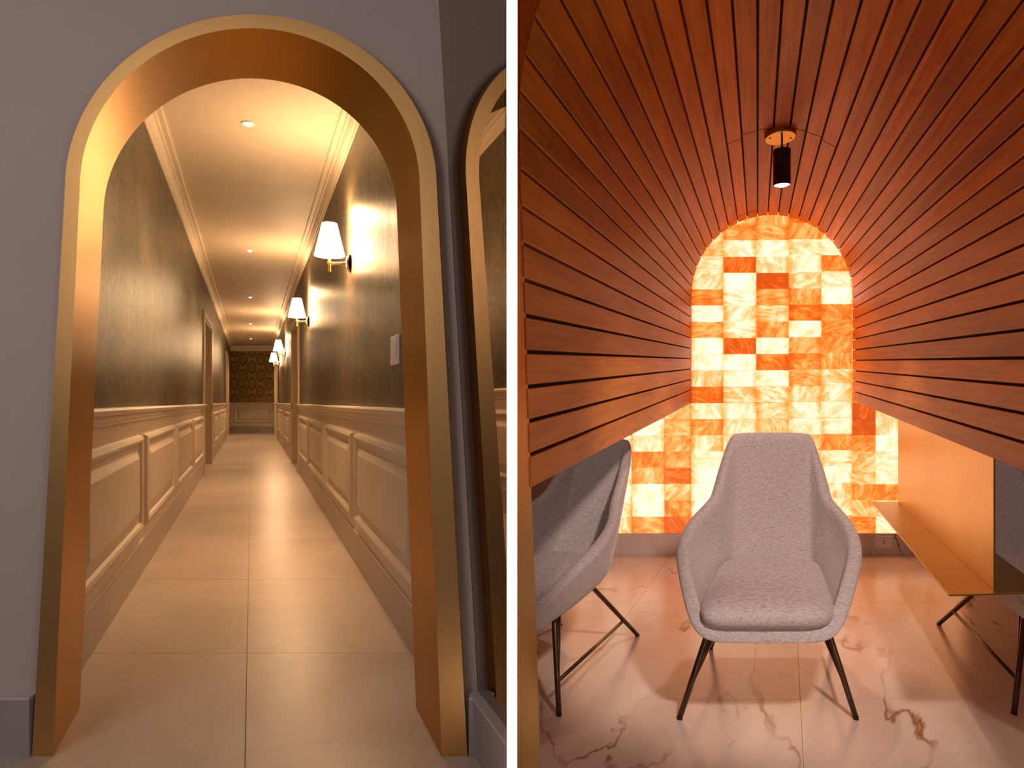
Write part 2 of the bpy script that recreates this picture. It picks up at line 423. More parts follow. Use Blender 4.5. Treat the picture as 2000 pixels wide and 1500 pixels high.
def panel(fn, a0, a1, zb, zt, parent, mat):
    """framed raised panel; fn(d, along, z)"""
    rings = [(0, 0), (.006, .004), (.026, .010), (.034, .026), (.026, .040), (.010, .048), (.006, .058)]
    vs = []; fs = []
    def ring(ins, d):
        s = min(ins*1.35, (a1-a0)*.45)
        vs.extend([fn(d, a0+s, zb+ins), fn(d, a1-s, zb+ins), fn(d, a1-s, zt-ins), fn(d, a0+s, zt-ins)])
    for d, ins in rings: ring(ins, d)
    ring(.085, .004); ring(.087, .008); ring(.125, .030); ring(.128, .031)
    m = len(vs)//4
    for i in range(m-1):
        for k in range(4): fs.append((4*i+k, 4*i+(k+1) % 4, 4*i+4+(k+1) % 4, 4*i+4+k))
    fs.append(tuple(range(4*m-4, 4*m)))
    return obj('wainscot_panel', vs, fs, mat, parent)
panels = {-1: [(2.62, 4.20), (4.35, 5.95), (6.12, 7.72), (7.90, 9.42), (12.1, 13.9), (14.1, 15.9), (16.1, 17.8)],
          1: [(2.75, 4.46), (4.62, 6.20), (6.38, 8.0), (8.18, 9.75), (12.2, 14.1), (14.3, 16.2), (16.4, 18.3)]}
for side, sn in ((-1, 'left'), (1, 'right')):
    f = lw(side)
    runs = []; y = Y0
    for a, b in openings[side]: runs.append((y, a)); y = b
    runs.append((y, YE))
    vs = []; fs = []; uvs = []
    def quad(ya, yb, z0a, z0b, z1a, z1b):
        k = len(vs)
        for Y, z in ((ya, z0a), (yb, z0b), (yb, z1b), (ya, z1a)): vs.append(f(0, Y, z)); uvs.append((Y, z))
        for Y, z in ((ya, z0a), (yb, z0b), (yb, z1b), (ya, z1a)): vs.append(f(-.05, Y, z)); uvs.append((Y, z))
        q = [(0, 1, 2, 3), (7, 6, 5, 4), (0, 4, 5, 1), (1, 5, 6, 2), (2, 6, 7, 3), (3, 7, 4, 0)]
        fs.extend(tuple(i+k for i in t) for t in q)
    for a, b in runs: quad(a, b, 0, 0, zcr(a)+.12, zcr(b)+.12)
    for a, b in openings[side]: quad(a, b, ZD, ZD, zcr(a)+.12, zcr(b)+.12)
    w = tag(obj('wall_'+sn, vs, fs, M['paper'], uvs=uvs, recalc=True), kind='structure')
    for a, b in runs[:-1] + [runs[-1]]:
        if b-a < .1: continue
        vv = [f(.006 if d else 0, Y, z) for Y in (a, b) for d, z in ((0, .19), (1, .19), (1, zrail(Y)-.01), (0, zrail(Y)-.01))]
        obj('wainscot_board', vv, [(0, 1, 2, 3), (4, 5, 6, 7), (0, 1, 5, 4), (1, 2, 6, 5), (2, 3, 7, 6), (3, 0, 4, 7)], M['wainscot'], w)
        sweep('chair_rail', rail_prof, side, a, b, zrail, M['wainscot'], w)
        bb = box('baseboard_'+sn, f, 0, .010, a, b, 0, .195, M['corr_skirt']); tag(bb, kind='structure')
        box('top_edge', f, 0, .014, a, b, .195, .205, M['wainscot'], bb)
    for a, b in panels[side]:
        s = zrail((a+b)/2)-1.0
        panel(lambda d, Y, z, f=f: f(d+.006, Y, z), a, b, .285, .835+s*.6, w, M['wainscot'])
    cr = sweep('crown_moulding', crown_prof, side, Y0, YE, zcr, M['cream'], w)
    # doorways
    for k, (a, b) in enumerate(openings[side]):
        num = {(-1, 0): 1, (-1, 1): 2, (1, 0): 3, (1, 1): 4}[(side, k)]
        dr = box('door_%d' % num, f, -.26, -.22, a, b, 0, ZD, M['jamb']); tag(dr, kind='structure')
        for Yj0, Yj1 in ((a-.0, a+.03), (b-.03, b)):
            box('jamb', f, -.26, .012, Yj0, Yj1, 0, ZD, M['jamb'], dr)
        box('head_jamb', f, -.26, .012, a, b, ZD-.03, ZD, M['jamb'], dr)
        for Yj0, Yj1 in ((a-.12, a), (b, b+.12)):
            box('casing', f, 0, .028, Yj0, Yj1, 0, ZD+.0, M['jamb'], dr, b=.004)
        box('casing', f, 0, .028, a-.12, b+.12, ZD, ZD+.085, M['jamb'], dr, b=.004)
        box('threshold', f, -.26, .0, a, b, -.02, .002, M['tile'], dr)
# end wall
vs = [L(-UW-.05, YE, 0), L(UW+.05, YE, 0), L(UW+.05, YE, 2.9), L(-UW-.05, YE, 2.9)]
vs += [v+Vector((0, .06, 0)) for v in vs]
uv = [(-.715+.0, 0), (.715, 0), (.715, 2.9), (-.715, 2.9)]*2
we = tag(obj('wall_end', vs, HEX, M['paper_end'], uvs=uv), kind='structure')
fe = lambda d, u, z: L(u, YE-d, z)
box('wainscot_board', fe, .0, .006, -UW, UW, .19, .90, M['wainscot'], we)
k = len(rail_prof); vs = []
for u in (-UW, UW): vs += [fe(d*1.2, u, .925+z*1.0) for d, z in rail_prof]
obj('chair_rail', vs, [(i, (i+1) % k, k+(i+1) % k, k+i) for i in range(k)], M['wainscot'], we)
panel(lambda d, a, z: fe(d*1.2+.006, a, z), -.56, .60, .30, .78, we, M['wainscot'])
k = len(crown_prof); vs = []
for u in (-UW, UW): vs += [fe(d, u, 2.46+z*1.6) for d, z in crown_prof]
obj('crown_moulding', vs, [(i, (i+1) % k, k+(i+1) % k, k+i) for i in range(k)], M['cream'], we)
bb = box('baseboard_end', fe, 0, .012, -UW, UW, 0, .20, M['corr_skirt']); tag(bb, kind='structure')
# ceiling
vs = []
for z in (.125, .16): vs += [L(-UW-.05, Y0, zcr(Y0)+z), L(UW+.05, Y0, zcr(Y0)+z), L(UW+.05, YE, zcr(YE)+z), L(-UW-.05, YE, zcr(YE)+z)]
ce = tag(obj('ceiling', vs, HEX, M['cream']), kind='structure')
def left_lim(Y):
    pts = [(1.40, .012), (1.88, .010), (2.06, -.03), (2.32, -.10), (2.44, -.125), (2.5, -.19), (2.9, -.335), (4.80, -1.02), (5.0, -1.09)]
    for (y0, x0), (y1, x1) in zip(pts, pts[1:]):
        if y0 <= Y <= y1: return x0+(x1-x0)*(Y-y0)/(y1-y0)
    return .0
# floor: grout bed with large porcelain tiles
fl = box('floor', I3, -9.6, .9, 1.45, 22.0, -.05, -.004, M['grout']); tag(fl, kind='structure')
fl.data.materials[0] = M['grout']
ed = [1.76]+[2.955+1.2*i for i in range(17)]
for i in range(len(ed)-1):
    ya, yb = ed[i]+.0015, min(ed[i+1]-.0015, YE)
    for ua, ub in ((-1.22, -.0215), (-.0185, 1.18)):
        if i == 0:
            cells = [(ua, ub)]+([(-2.42, -1.223)] if ua < -1 else [])
        else: cells = [(max(ua, -.70), min(ub, .70))]
        for c0, c1 in cells:
            if c0 > .0 or True:
                vv = hexa(lambda u, Y, z: L(u, Y, z), c0, c1, ya, yb, -.01, 0.0)
                if i == 0:   # tile cut off at the mirror wall
                    vv = [Vector((min(v.x, left_lim(v.y)-.012), v.y, v.z)) for v in vv]
                obj('floor_tile', vv, HEX, M['tile'], fl)
# downlights in the ceiling
for i, (px, py) in enumerate(((486, 241), (488, 489), (489, 580), (489.5, 632), (490, 661))):
    Y = 4.0
    for _ in range(20): Y = (zcr(Y)+.125-EYE)*FL/(HZ-py)
    c = P(px, py, Y); c.z = zcr(Y)+.125
    where = ['nearest the golden arch', 'second from the golden arch', 'third from the golden arch', 'fourth from the golden arch', 'closest to the damask end wall'][i]
    t = empty('ceiling_light', c)
    tag(t, 'small round recessed corridor downlight, %s' % where, 'ceiling light', 'corridor downlights')
    v_, f_ = lathe(c, [(.026, -.004), (.046, -.007), (.046, .0), (.026, .0)], n=28, caps=False); f_ += [(3*28+k, 3*28+(k+1) % 28, (k+1) % 28, k) for k in range(28)]
    obj('trim_ring', v_, f_, M['plastic'], t)
    v_, f_ = lathe(c, [(.001, -.022), (.014, -.018), (.023, -.006), (.025, .0)], n=20); obj('lens', v_, f_, M['glass_lens'], t, smooth=True)
    lamp('downlight_beam', 'SPOT', c-Vector((0, 0, .04)), 115, (1, .64, .34), c-Vector((0, 0, 1)), .03, spot=2.0, blend=1)
# wall lamps
def sconce(Y, z, label):
    w = L(UW, Y, z); t = empty('wall_sconce', w)
    tag(t, label, 'wall lamp', 'brass wall sconces along the corridor')
    ax = Vector((-1, -.0, 0))
    v_, f_ = lathe(w, [(.001, 0), (.060, 0), (.060, .012), (.052, .018), (.020, .022), (.001, .022)], ax, 36); obj('wall_plate', v_, f_, M['brass'], t, smooth=False)
    a0, a1 = w+ax*.02, w+ax*.142
    mb = MB(); mb.box(I3, a1.x-.012, a0.x, w.y-.008, w.y+.008, w.z-.009, w.z+.009); bev(mb.build('arm', M['brass'], t), .002)
    c = a1
    v_, f_ = lathe(c, [(.001, -.058), (.010, -.056), (.010, -.012), (.0125, -.010), (.0125, .012), (.010, .014), (.010, .050), (.018, .053), (.018, .066), (.001, .066)], n=20); obj('stem', v_, f_, M['brass'], t)
    v_, f_ = lathe(c+Vector((0, 0, .052)), [(.100, 0), (.1005, .004), (.051, .214), (.050, .218), (.047, .216), (.096, .002)], n=48, caps=False)
    sh = obj('lamp_shade', v_, f_, M['shade'], t, smooth=True)
    v_, f_ = lathe(c+Vector((0, 0, .066)), [(.001, 0), (.014, 0), (.030, .04), (.030, .07), (.001, .10)], n=16); obj('bulb', v_, f_, M['lens'], t, smooth=True)
    lamp('sconce_glow', 'POINT', c+Vector((-.0, 0, .34)), 17, (1, .62, .30), size=.05)
    lamp('sconce_glow', 'POINT', c+Vector((-.0, 0, .0)), 7, (1, .62, .30), size=.05)
for Y, z, lb in ((4.85, 1.962, 'largest lit brass sconce with white cone shade, first inside the arch'),
                 (8.36, 1.945, 'lit brass sconce with cone shade just before the right doorway'),
                 (14.2, 1.935, 'lit brass sconce with cone shade, third along the right wall'),
                 (17.3, 1.88, 'smallest lit brass sconce, beside the farthest right doorway')):
    sconce(Y, z, lb)
# switch plate
f = lw(1)
sw = box('light_switch', f, 0, .009, 3.235, 3.41, 1.205, 1.34, M['plastic'], b=.003)
tag(sw, 'white wall switch plate on the teal wallpaper beside the arch', 'light switch')
box('rocker', f, .009, .012, 3.27, 3.375, 1.235, 1.31, M['plastic'], sw, b=.001)

# ================================================================ RIGHT: timber vaulted nook with backlit onyx
YF, YK = 1.55, 4.80
# back end of every joint line, evenly spaced round the small arch
def back_pt(s):
    xl, xr, yb, ys, r = 1351., 1665.5, 787., 577., 157.25
    l1 = yb-ys
    if s <= l1: return (xl, yb-s)
    s -= l1
    if s <= PI*r:
        t = PI-s/r; return ((xl+xr)/2+r*math.cos(t), ys-r*math.sin(t))
    s -= PI*r
    return (xr, ys+s)
per = (787-577)+PI*157.25+(783-577)
step = (per-26-19)/43
S = [0]+[26+step*i for i in range(44)]+[per]
O = [(1038, 952), (1038, 888), (1036, 822), (1034, 755), (1032, 687), (1029, 616), (1026, 546), (1023, 475), (1020, 403), (1017, 330), (1015, 252), (1015, 177), (1025, 105), (1045, 33),
     (1097, 0), (1162, 0), (1220, 0), (1277, 0), (1328, 0), (1380, 0), (1430, 0), (1480, 0), (1528, 0), (1577, 0), (1628, 0), (1683, 0), (1742, 0), (1798, 0), (1860, 0), (1925, 0), (1997, 0),
     (2000, 90), (2000, 173), (2000, 242), (2000, 305), (2000, 363), (2000, 418), (2000, 477), (2000, 531), (2000, 587), (2000, 644), (2000, 699), (2000, 753), (2000, 808), (2000, 865), (2000, 920)]
def front_curve(side_lo=952):
    pts = [(1038, side_lo)]
    for k in range(1, 10): t = k/10; pts.append((1038-23*t, side_lo+(230-side_lo)*t))
    for k in range(65):
        t = PI-PI*k/64; pts.append((1555+540*math.cos(t), 230-600*math.sin(t)))
    for k in range(1, 11): t = k/10; pts.append((2095, 230+(958-230)*t+ (30 if k == 10 else 0)))
    return pts
FC = front_curve(975)
def hit(b, o):
    best = None
    dx, dy = o[0]-b[0], o[1]-b[1]
    for (x0, y0), (x1, y1) in zip(FC, FC[1:]):
        ex, ey = x1-x0, y1-y0; det = dx*(-ey)+ex*dy
        if abs(det) < 1e-9: continue
        rx, ry = x0-b[0], y0-b[1]
        t = (rx*(-ey)+ex*ry)/det; s = (dx*ry-dy*rx)/det
        if t > 0 and -1e-6 <= s <= 1+1e-6 and (best is None or t < best): best = t
    t = best if best else 1
    return (b[0]+dx*t, b[1]+dy*t)
Bp = [P(*back_pt(s), YK-.03) for s in S]
Fp = [P(*hit(back_pt(s), o), YF) for s, o in zip(S, O)]
vault = empty('timber_vault', R(0, 3.1, 0))
tag(vault, 'vaulted ceiling of radiating orange brown timber planks around the glowing arch', 'ceiling')
splits = {19: [.80], 20: [.78], 21: [.775], 22: [.77], 23: [.77], 24: [.775], 25: [.79]}
def axis_pt(Y): return Vector((R(.0, Y, 0).x, Y, 1.35))
def sidev(a, b): return (b-a)
for i in range(len(S)-1):
    b0, b1, f0, f1 = Bp[i], Bp[i+1], Fp[i], Fp[i+1]
    g = .0035
    wb = (b1-b0).normalized(); wf_ = (f1-f0).normalized()
    b0, b1, f0, f1 = b0+wb*(g if i else 0), b1-wb*(g if i < 44 else 0), f0+wf_*(g*1.25 if i else 0), f1-wf_*(g*1.25 if i < 44 else 0)
    cuts = [0]
    if i in splits: cuts += [x*.70 for x in splits[i]]
    if i in (18, 19, 20): cuts += [.955 if i > 18 else .965]
    cuts = sorted(cuts)+[1]
    for a, c in zip(cuts, cuts[1:]):
        a_ = a+(.0013 if a else 0); c_ = c-(.0013 if c < 1 else 0)
        q = [f0.lerp(b0, a_), f1.lerp(b1, a_), f1.lerp(b1, c_), f0.lerp(b0, c_)]
        nrm = (q[1]-q[0]).cross(q[3]-q[0]).normalized()
        cen = sum(q, Vector())/4
        if nrm.dot(cen-axis_pt(cen.y)) < 0: nrm = -nrm
        wv = (q[1]-q[0]).length; ln = (q[3]-q[0]).length; ch = .0016
        inn = [p for p in q]
        cs = (q[1]-q[0]).normalized()
        lo = [inn[0]+cs*ch, inn[1]-cs*ch, inn[2]-cs*ch, inn[3]+cs*ch]
        mid = [p+nrm*ch for p in inn]; top = [p+nrm*.018 for p in inn]
        vs = lo+mid+top
        fs = [(0, 1, 2, 3), (8, 9, 10, 11)]+[(k, (k+1) % 4, 4+(k+1) % 4, 4+k) for k in range(4)]+[(4+k, 4+(k+1) % 4, 8+(k+1) % 4, 8+k) for k in range(4)]
        uq = [(a*3.2, 0), (a*3.2, wv), (a*3.2+ln, wv), (a*3.2+ln, 0)]
        obj('plank', vs, fs, M['wood'], vault, uvs=uq*3)
# dark shell behind the planks
vs = []; k = len(S)
for i in range(k):
    for p in (Fp[i], Bp[i]):
        d = p-axis_pt(p.y); d.y = 0
        if i in (0, k-1): d.z = .0
        vs.append(p+d.normalized()*.019)
for i in range(k):
    for p in (Fp[i], Bp[i]):
        d = p-axis_pt(p.y); d.y = 0
        if i in (0, k-1): d.z = .0
        vs.append(p+d.normalized()*.035)
fs = [(2*i, 2*i+1, 2*i+3, 2*i+2) for i in range(k-1)]+[(2*k+2*i, 2*k+2*i+1, 2*k+2*i+3, 2*k+2*i+2) for i in range(k-1)]
obj('backing_shell', vs, fs, M['backing'], vault)

# golden arch the nook is seen through
arch2 = empty('arch_casing', R(0, YF, 0))
tag(arch2, 'gold arch edge in the foreground left of the timber nook', 'arch')
FC2 = [(1055.5, 1520), (1051, 1350), (1047, 1200), (1043, 1080)]+FC+[(2100, 1100), (2110, 1300), (2120, 1520)]
fr = [P(x, y, YF+.005) for x, y in FC2]; nr = []
for v in fr:
    u = v.x-SR*v.y; Yn = 1.28; x = u+SR*Yn
    if x < .0068:
        Yn = (.0068-u)/SR; x = .0068
    nr.append(Vector((x, Yn, v.z)))
bk2 = [P(x, y, YF+.005) for x, y in FC2]
k = len(fr); ofs = []
for i, v in enumerate(fr):
    d = v-Vector((R(0, YF, 0).x, YF, 1.3)); d.y = 0
    ofs.append(v+d.normalized()*.04 if v.x > .3 else Vector((max(v.x-.03, .0068), v.y, v.z)))
vs = fr+nr+ofs
for v in vs: v.z = max(v.z, 0) if v.z < .3 else v.z
fs = [(i, i+1, k+i+1, k+i) for i in range(k-1)]+[(i, i+1, 2*k+i+1, 2*k+i) for i in range(k-1)]
o = obj('reveal_lining', vs, fs, M['gold_dark'], arch2, smooth=True)
m_ = o.modifiers.new('edge', 'EDGE_SPLIT'); m_.split_angle = .7

# floor of the nook: marble slabs
def in_nook(v): return v
fl2 = box('floor_nook', I3, .012, 4.2, 1.45, 4.88, -.05, -.003, M['grout_marble'])
fl2.name = 'floor'; tag(fl2, kind='structure')
for v in fl2.data.vertices: pass
rows = [1.45, 2.50, 3.70, 4.82]
cols = [-1.9, -.77, .05, 1.27, 2.4]
for r0, r1 in zip(rows, rows[1:]):
    for c0, c1 in zip(cols, cols[1:]):
        ys = [r0+.0008+(r1-r0-.0016)*t/4 for t in range(5)]
        lft = [Vector((max(R(c0+.0008, y, 0).x, left_lim(y)), y, 0)) for y in ys]
        rgt = [Vector((max(R(c1-.0008, y, 0).x, left_lim(y)), y, 0)) for y in ys]
        if max((b-a).x for a, b in zip(lft, rgt)) < .05: continue
        ring = lft+rgt[::-1]; kk = len(ring)
        low = [v-Vector((0, 0, .008)) for v in ring]
        fs = [(t, t+1, kk-2-t, kk-1-t) for t in range(4)]+[(kk+t, kk+t+1, 2*kk-2-t, 2*kk-1-t) for t in range(4)]+[(t, (t+1) % kk, kk+(t+1) % kk, kk+t) for t in range(kk)]
        obj('marble_slab', ring+low, fs, M['marble'], fl2)
# enclosing walls and soffit, mostly hidden behind the vault
pts = [(.0118, 1.56), (.0118, 1.88), (-.03, 2.06), (-.10, 2.32), (-.125, 2.44), (-.19, 2.5), (-.335, 2.9), (-1.03, 4.84)]
vs = []; 
for x, y in pts: vs += [Vector((x, y, 0)), Vector((x, y, 2.75)), Vector((x-.004, y, 0)), Vector((x-.004, y, 2.75))]
fs = []
for i in range(len(pts)-1):
    fs += [(4*i, 4*i+4, 4*i+5, 4*i+1), (4*i+2, 4*i+6, 4*i+7, 4*i+3), (4*i+1, 4*i+5, 4*i+7, 4*i+3)]
tag(obj('wall_nook_left', vs, fs, M['room']), kind='structure')
tag(box('wall_nook_right', lambda u, Y, z: R(u, Y, z), 1.75, 1.80, 1.55, 4.84, 0, 2.75, M['room']), kind='structure')
c0 = Vector((.0105, 1.55, 2.75)); q = [Vector((.0105, 1.56, 2.75)), Vector((R(1.8, 1.56, 0).x, 1.56, 2.75)), Vector((R(1.8, 4.84, 0).x, 4.84, 2.75)), Vector((-1.03, 4.84, 2.75))]
ce2 = obj('ceiling_nook', q+[v+Vector((0, 0, .03)) for v in q], HEX, M['room']); tag(ce2, kind='structure')
# lobby side of the nook: wall to the right of the opening and above it, seen only from aside
kk = len(fr)//2
fvs = []; ffs = []
idx = [i for i in range(len(ofs)) if ofs[i].x > .11]
for i in idx:
    v = ofs[i]
    tgt = Vector((v.x, 0, 2.75)) if i < len(ofs)*.72 else Vector((2.55, 0, v.z))
    for w_ in (v, tgt): fvs.append(Vector((w_.x, YF+.006, w_.z)))
    for w_ in (v, tgt): fvs.append(Vector((w_.x, YF+.030, w_.z)))
corner = len(fvs); fvs += [Vector((2.55, YF+.006, 2.75)), Vector((2.55, YF+.03, 2.75))]
for a_, b_ in zip(range(len(idx)-1), range(1, len(idx))):
    if fvs[4*a_+1].z > 2.7 and fvs[4*b_+1].z < 2.7:
        ffs += [(4*a_, 4*b_, 4*b_+1, corner, 4*a_+1), (4*a_+2, 4*b_+2, 4*b_+3, corner+1, 4*a_+3)]
    else: ffs += [(4*a_, 4*b_, 4*b_+1, 4*a_+1), (4*a_+2, 4*b_+2, 4*b_+3, 4*a_+3)]
tag(obj('wall_nook_front', fvs, ffs, M['plaster'], recalc=False), kind='structure')
# back wall with onyx tiles
q = [Vector((-1.03, YK+.02, 0)), Vector((R(1.8, YK, 0).x, YK+.02, 0)), Vector((R(1.8, YK, 0).x, YK+.02, 2.75)), Vector((-1.03, YK+.02, 2.75))]
wb = tag(obj('wall_back', q+[v+Vector((0, .04, 0)) for v in q], HEX, M['room']), kind='structure')
xs = [1107, 1171, 1235, 1298.5, 1350.5, 1413.5, 1477.5, 1541.5, 1605, 1664.5, 1711.5, 1757, 1820, 1884]
RH = 31.75
rowof = lambda k: (1041-RH*(k+1), 1041-RH*k)     # k = 0 at the bottom
# darkness of every tile, bottom row first
T = {0: [.3, .2, .4, .5, .3, .2, .5],
     1: [.2, .5, .3, .1, .4, .3, .6],
     2: [.30, .20, .12, .10, .15, .12, .35, .3],
     3: [.50, .00, .00, .45, .60, .12, .06, .3],
     4: [.88, .62, .38, .80, .55, .50, .42, .40],
     5: [.2, .1, .0, .05, .1, .25, .50, .15, .75, .30, .10, .02, .5, .05, .60, .2, .2, .35, .3, .3],
     6: [.3, .2, .1, .2, .1, .2, .20, .10, .30, .08, .05, .82, .2, .2, .12, .0, .75, .15, .55, .4],
     7: [.2, .3, .1, .4, .2, .1, .32, .30, .25, .05, .70, .05, .55, .3, .5, .98, .2, .1, .5, .5],
     8: [.3, .1, .3, .1, .2, .3, .12, .15, .25, .45, .60, .45, .05, .72, .5, .28, .1, .15, .5, .75],
     9: [.4, .2, .3, .1, .2, .55, .15, .12, .25, .3, .5, .55, .6, .55, .0, .15, .62, .1, .3, .4],
     10: [.66, .40, .55, .35, .42, .60, .98, 1.0],
     11: [.18, .3, .62, .10, .12, .06, .20, .3],
     12: [.2, .5, .3, .1, .4, .3, .2], 13: [.2, .5, .3, .1, .4, .3, .2]}
for c in range(len(xs)-1):
    rows_ = 20 if 4 < c+0 < 10 or c in (4,) and False else 8
    if 5-1 <= c <= 9-1: rows_ = 20
    if c == 4: rows_ = 20
    col = c
    for k in range(rows_):
        y0, y1 = rowof(k)
        dy = {5: 0, 6: .5, 7: 2.0, 8: 3.2}.get(c, 0)
        x0, x1 = xs[c], xs[c+1]
        key = c if c < 4 else c
        lst = T.get({0: 0, 1: 1, 2: 2, 3: 4 if False else 3, 4: 5, 5: 6, 6: 7, 7: 8, 8: 9, 9: 10, 10: 11, 11: 12, 12: 13}[c], [.3])
        if c == 3: lst = T[4]
        if c == 2: lst = T[3]
        if c == 1: lst = T[2]
        if c == 0: lst = T[0]
        tone = lst[k] if k < len(lst) else .5
        a, b = P(x0+.9, y1-.3-dy, YK), P(x1-.9, y0+.3-dy, YK)
        dep = .018+.002*((c*7+k*3) % 3)/2
        vs = hexa(I3, a.x, b.x, YK+.02-dep, YK+.019, min(a.z, b.z), max(a.z, b.z))
        cx, cz = (a.x+b.x)/2, (a.z+b.z)/2
        o = obj('onyx_tile', vs, HEX, M['onyx'], wb, uvs=[(v.x-cx, v.z-cz) for v in vs])
        o.color = (tone, tone, tone, 1)
bs = P(1000, 1041, YK).z
sk = box('baseboard_back', I3, -1.0, R(1.75, YK, 0).x, YK-.012, YK+.02, 0, bs-.001, M['marble_skirt']); tag(sk, kind='structure')
# power outlet on the marble skirting
a, b = P(1708, 1070, YK-.014), P(1742.5, 1046, YK-.014)
ol = box('power_outlet', I3, a.x, b.x, YK-.021, YK-.012, a.z, b.z, M['plastic'], b=.002)
tag(ol, 'white power outlet on the marble skirting under the onyx wall', 'outlet')
c = (a+b)/2
mb = MB()
for dz in (-.011, 0, .011): 
    v_, f_ = lathe(Vector((c.x+(.004 if dz == 0 else 0), YK-.0215, c.z+dz)), [(.0032, 0), (.0032, .0015)], Vector((0, -1, 0)), 10); mb.add(v_, f_)
mb.build('socket_holes', M['dark'], ol)
v_, f_ = lathe(Vector((c.x, YK-.021, c.z)), [(.021, 0), (.021, .0006), (.018, .0006)], Vector((0, -1, 0)), 24, caps=False); obj('socket_ring', v_, f_, M['plastic'], ol)

# gold side table: upright screen and shelf
ZS = .49
desk = empty('gold_side_table', R(.61, 3.0, 0))
tag(desk, 'gold sheet metal shelf with an upright screen between middle and right armchairs', 'table')
fr_ = lambda u, Y, z: R(u, Y, z)
bev(box('upright_screen', fr_, .606, .612, 2.093, 3.875, ZS, 1.00, M['gold_dark'], desk), .001)
mb = MB()
q = [fr_(.4645, 2.045, 0), fr_(.76, 2.075, 0), fr_(.76, 3.875, 0), fr_(.4645, 3.875, 0)]
mb.add([v+Vector((0, 0, ZS-.005)) for v in q]+[v+Vector((0, 0, ZS)) for v in q], HEX)
bev(mb.build('shelf', M['gold_dark'], desk), .001)

# pendant spotlight
Yp = 3.33
def vault_top(px, py):
    t = (px, py); return None
c = P(1524, 265, Yp)
pend = empty('pendant_spotlight', c)
tag(pend, 'black cylinder spotlight hanging from a round gold plate on the timber vault', 'ceiling light')
ax = Vector((0, -.0, 1))
v_, f_ = lathe(c+Vector((0, 0, -.012)), [(.066, 0), (.069, .003), (.069, .042)], Vector((0, .14, 1)), 40); obj('ceiling_plate', v_, f_, M['gold_dark'], pend)
for s in (-1, 1):
    v_, f_ = lathe(c+Vector((s*.048, -.002, -.0135)), [(.0045, 0), (.0045, .004)], Vector((0, .14, 1)), 10); obj('fixing_screw', v_, f_, M['dark'], pend)
ztop = P(1524, 292, Yp-.03).z; zbot = P(1522, 362, Yp-.03).z
cc = Vector((P(1522.5, 300, Yp).x, Yp-.03, 0))
v_, f_ = lathe(Vector((cc.x, cc.y, 0)), [(.006, ztop), (.006, ztop+.02), (.0045, ztop+.022), (.0045, c.z)], n=14); obj('rod', v_, f_, M['black'], pend)
v_, f_ = lathe(Vector((cc.x, cc.y, 0)), [(.034, zbot), (.0385, zbot), (.0385, ztop-.002), (.036, ztop), (.001, ztop)], n=40, caps=False); bd = obj('lamp_body', v_, f_, M['black'], pend, smooth=True)
m_ = bd.modifiers.new('edge', 'EDGE_SPLIT'); m_.split_angle = .7
v_, f_ = lathe(Vector((cc.x, cc.y, 0)), [(.001, zbot-.006), (.02, zbot-.004), (.034, zbot+.002)], n=32, caps=False); obj('lens', v_, f_, M['lens'], pend, smooth=True)
lamp('pendant_beam', 'SPOT', (cc.x, cc.y, zbot-.02), 26, (1, .80, .66), (cc.x, cc.y, 0), .02, spot=1.25, blend=.35)

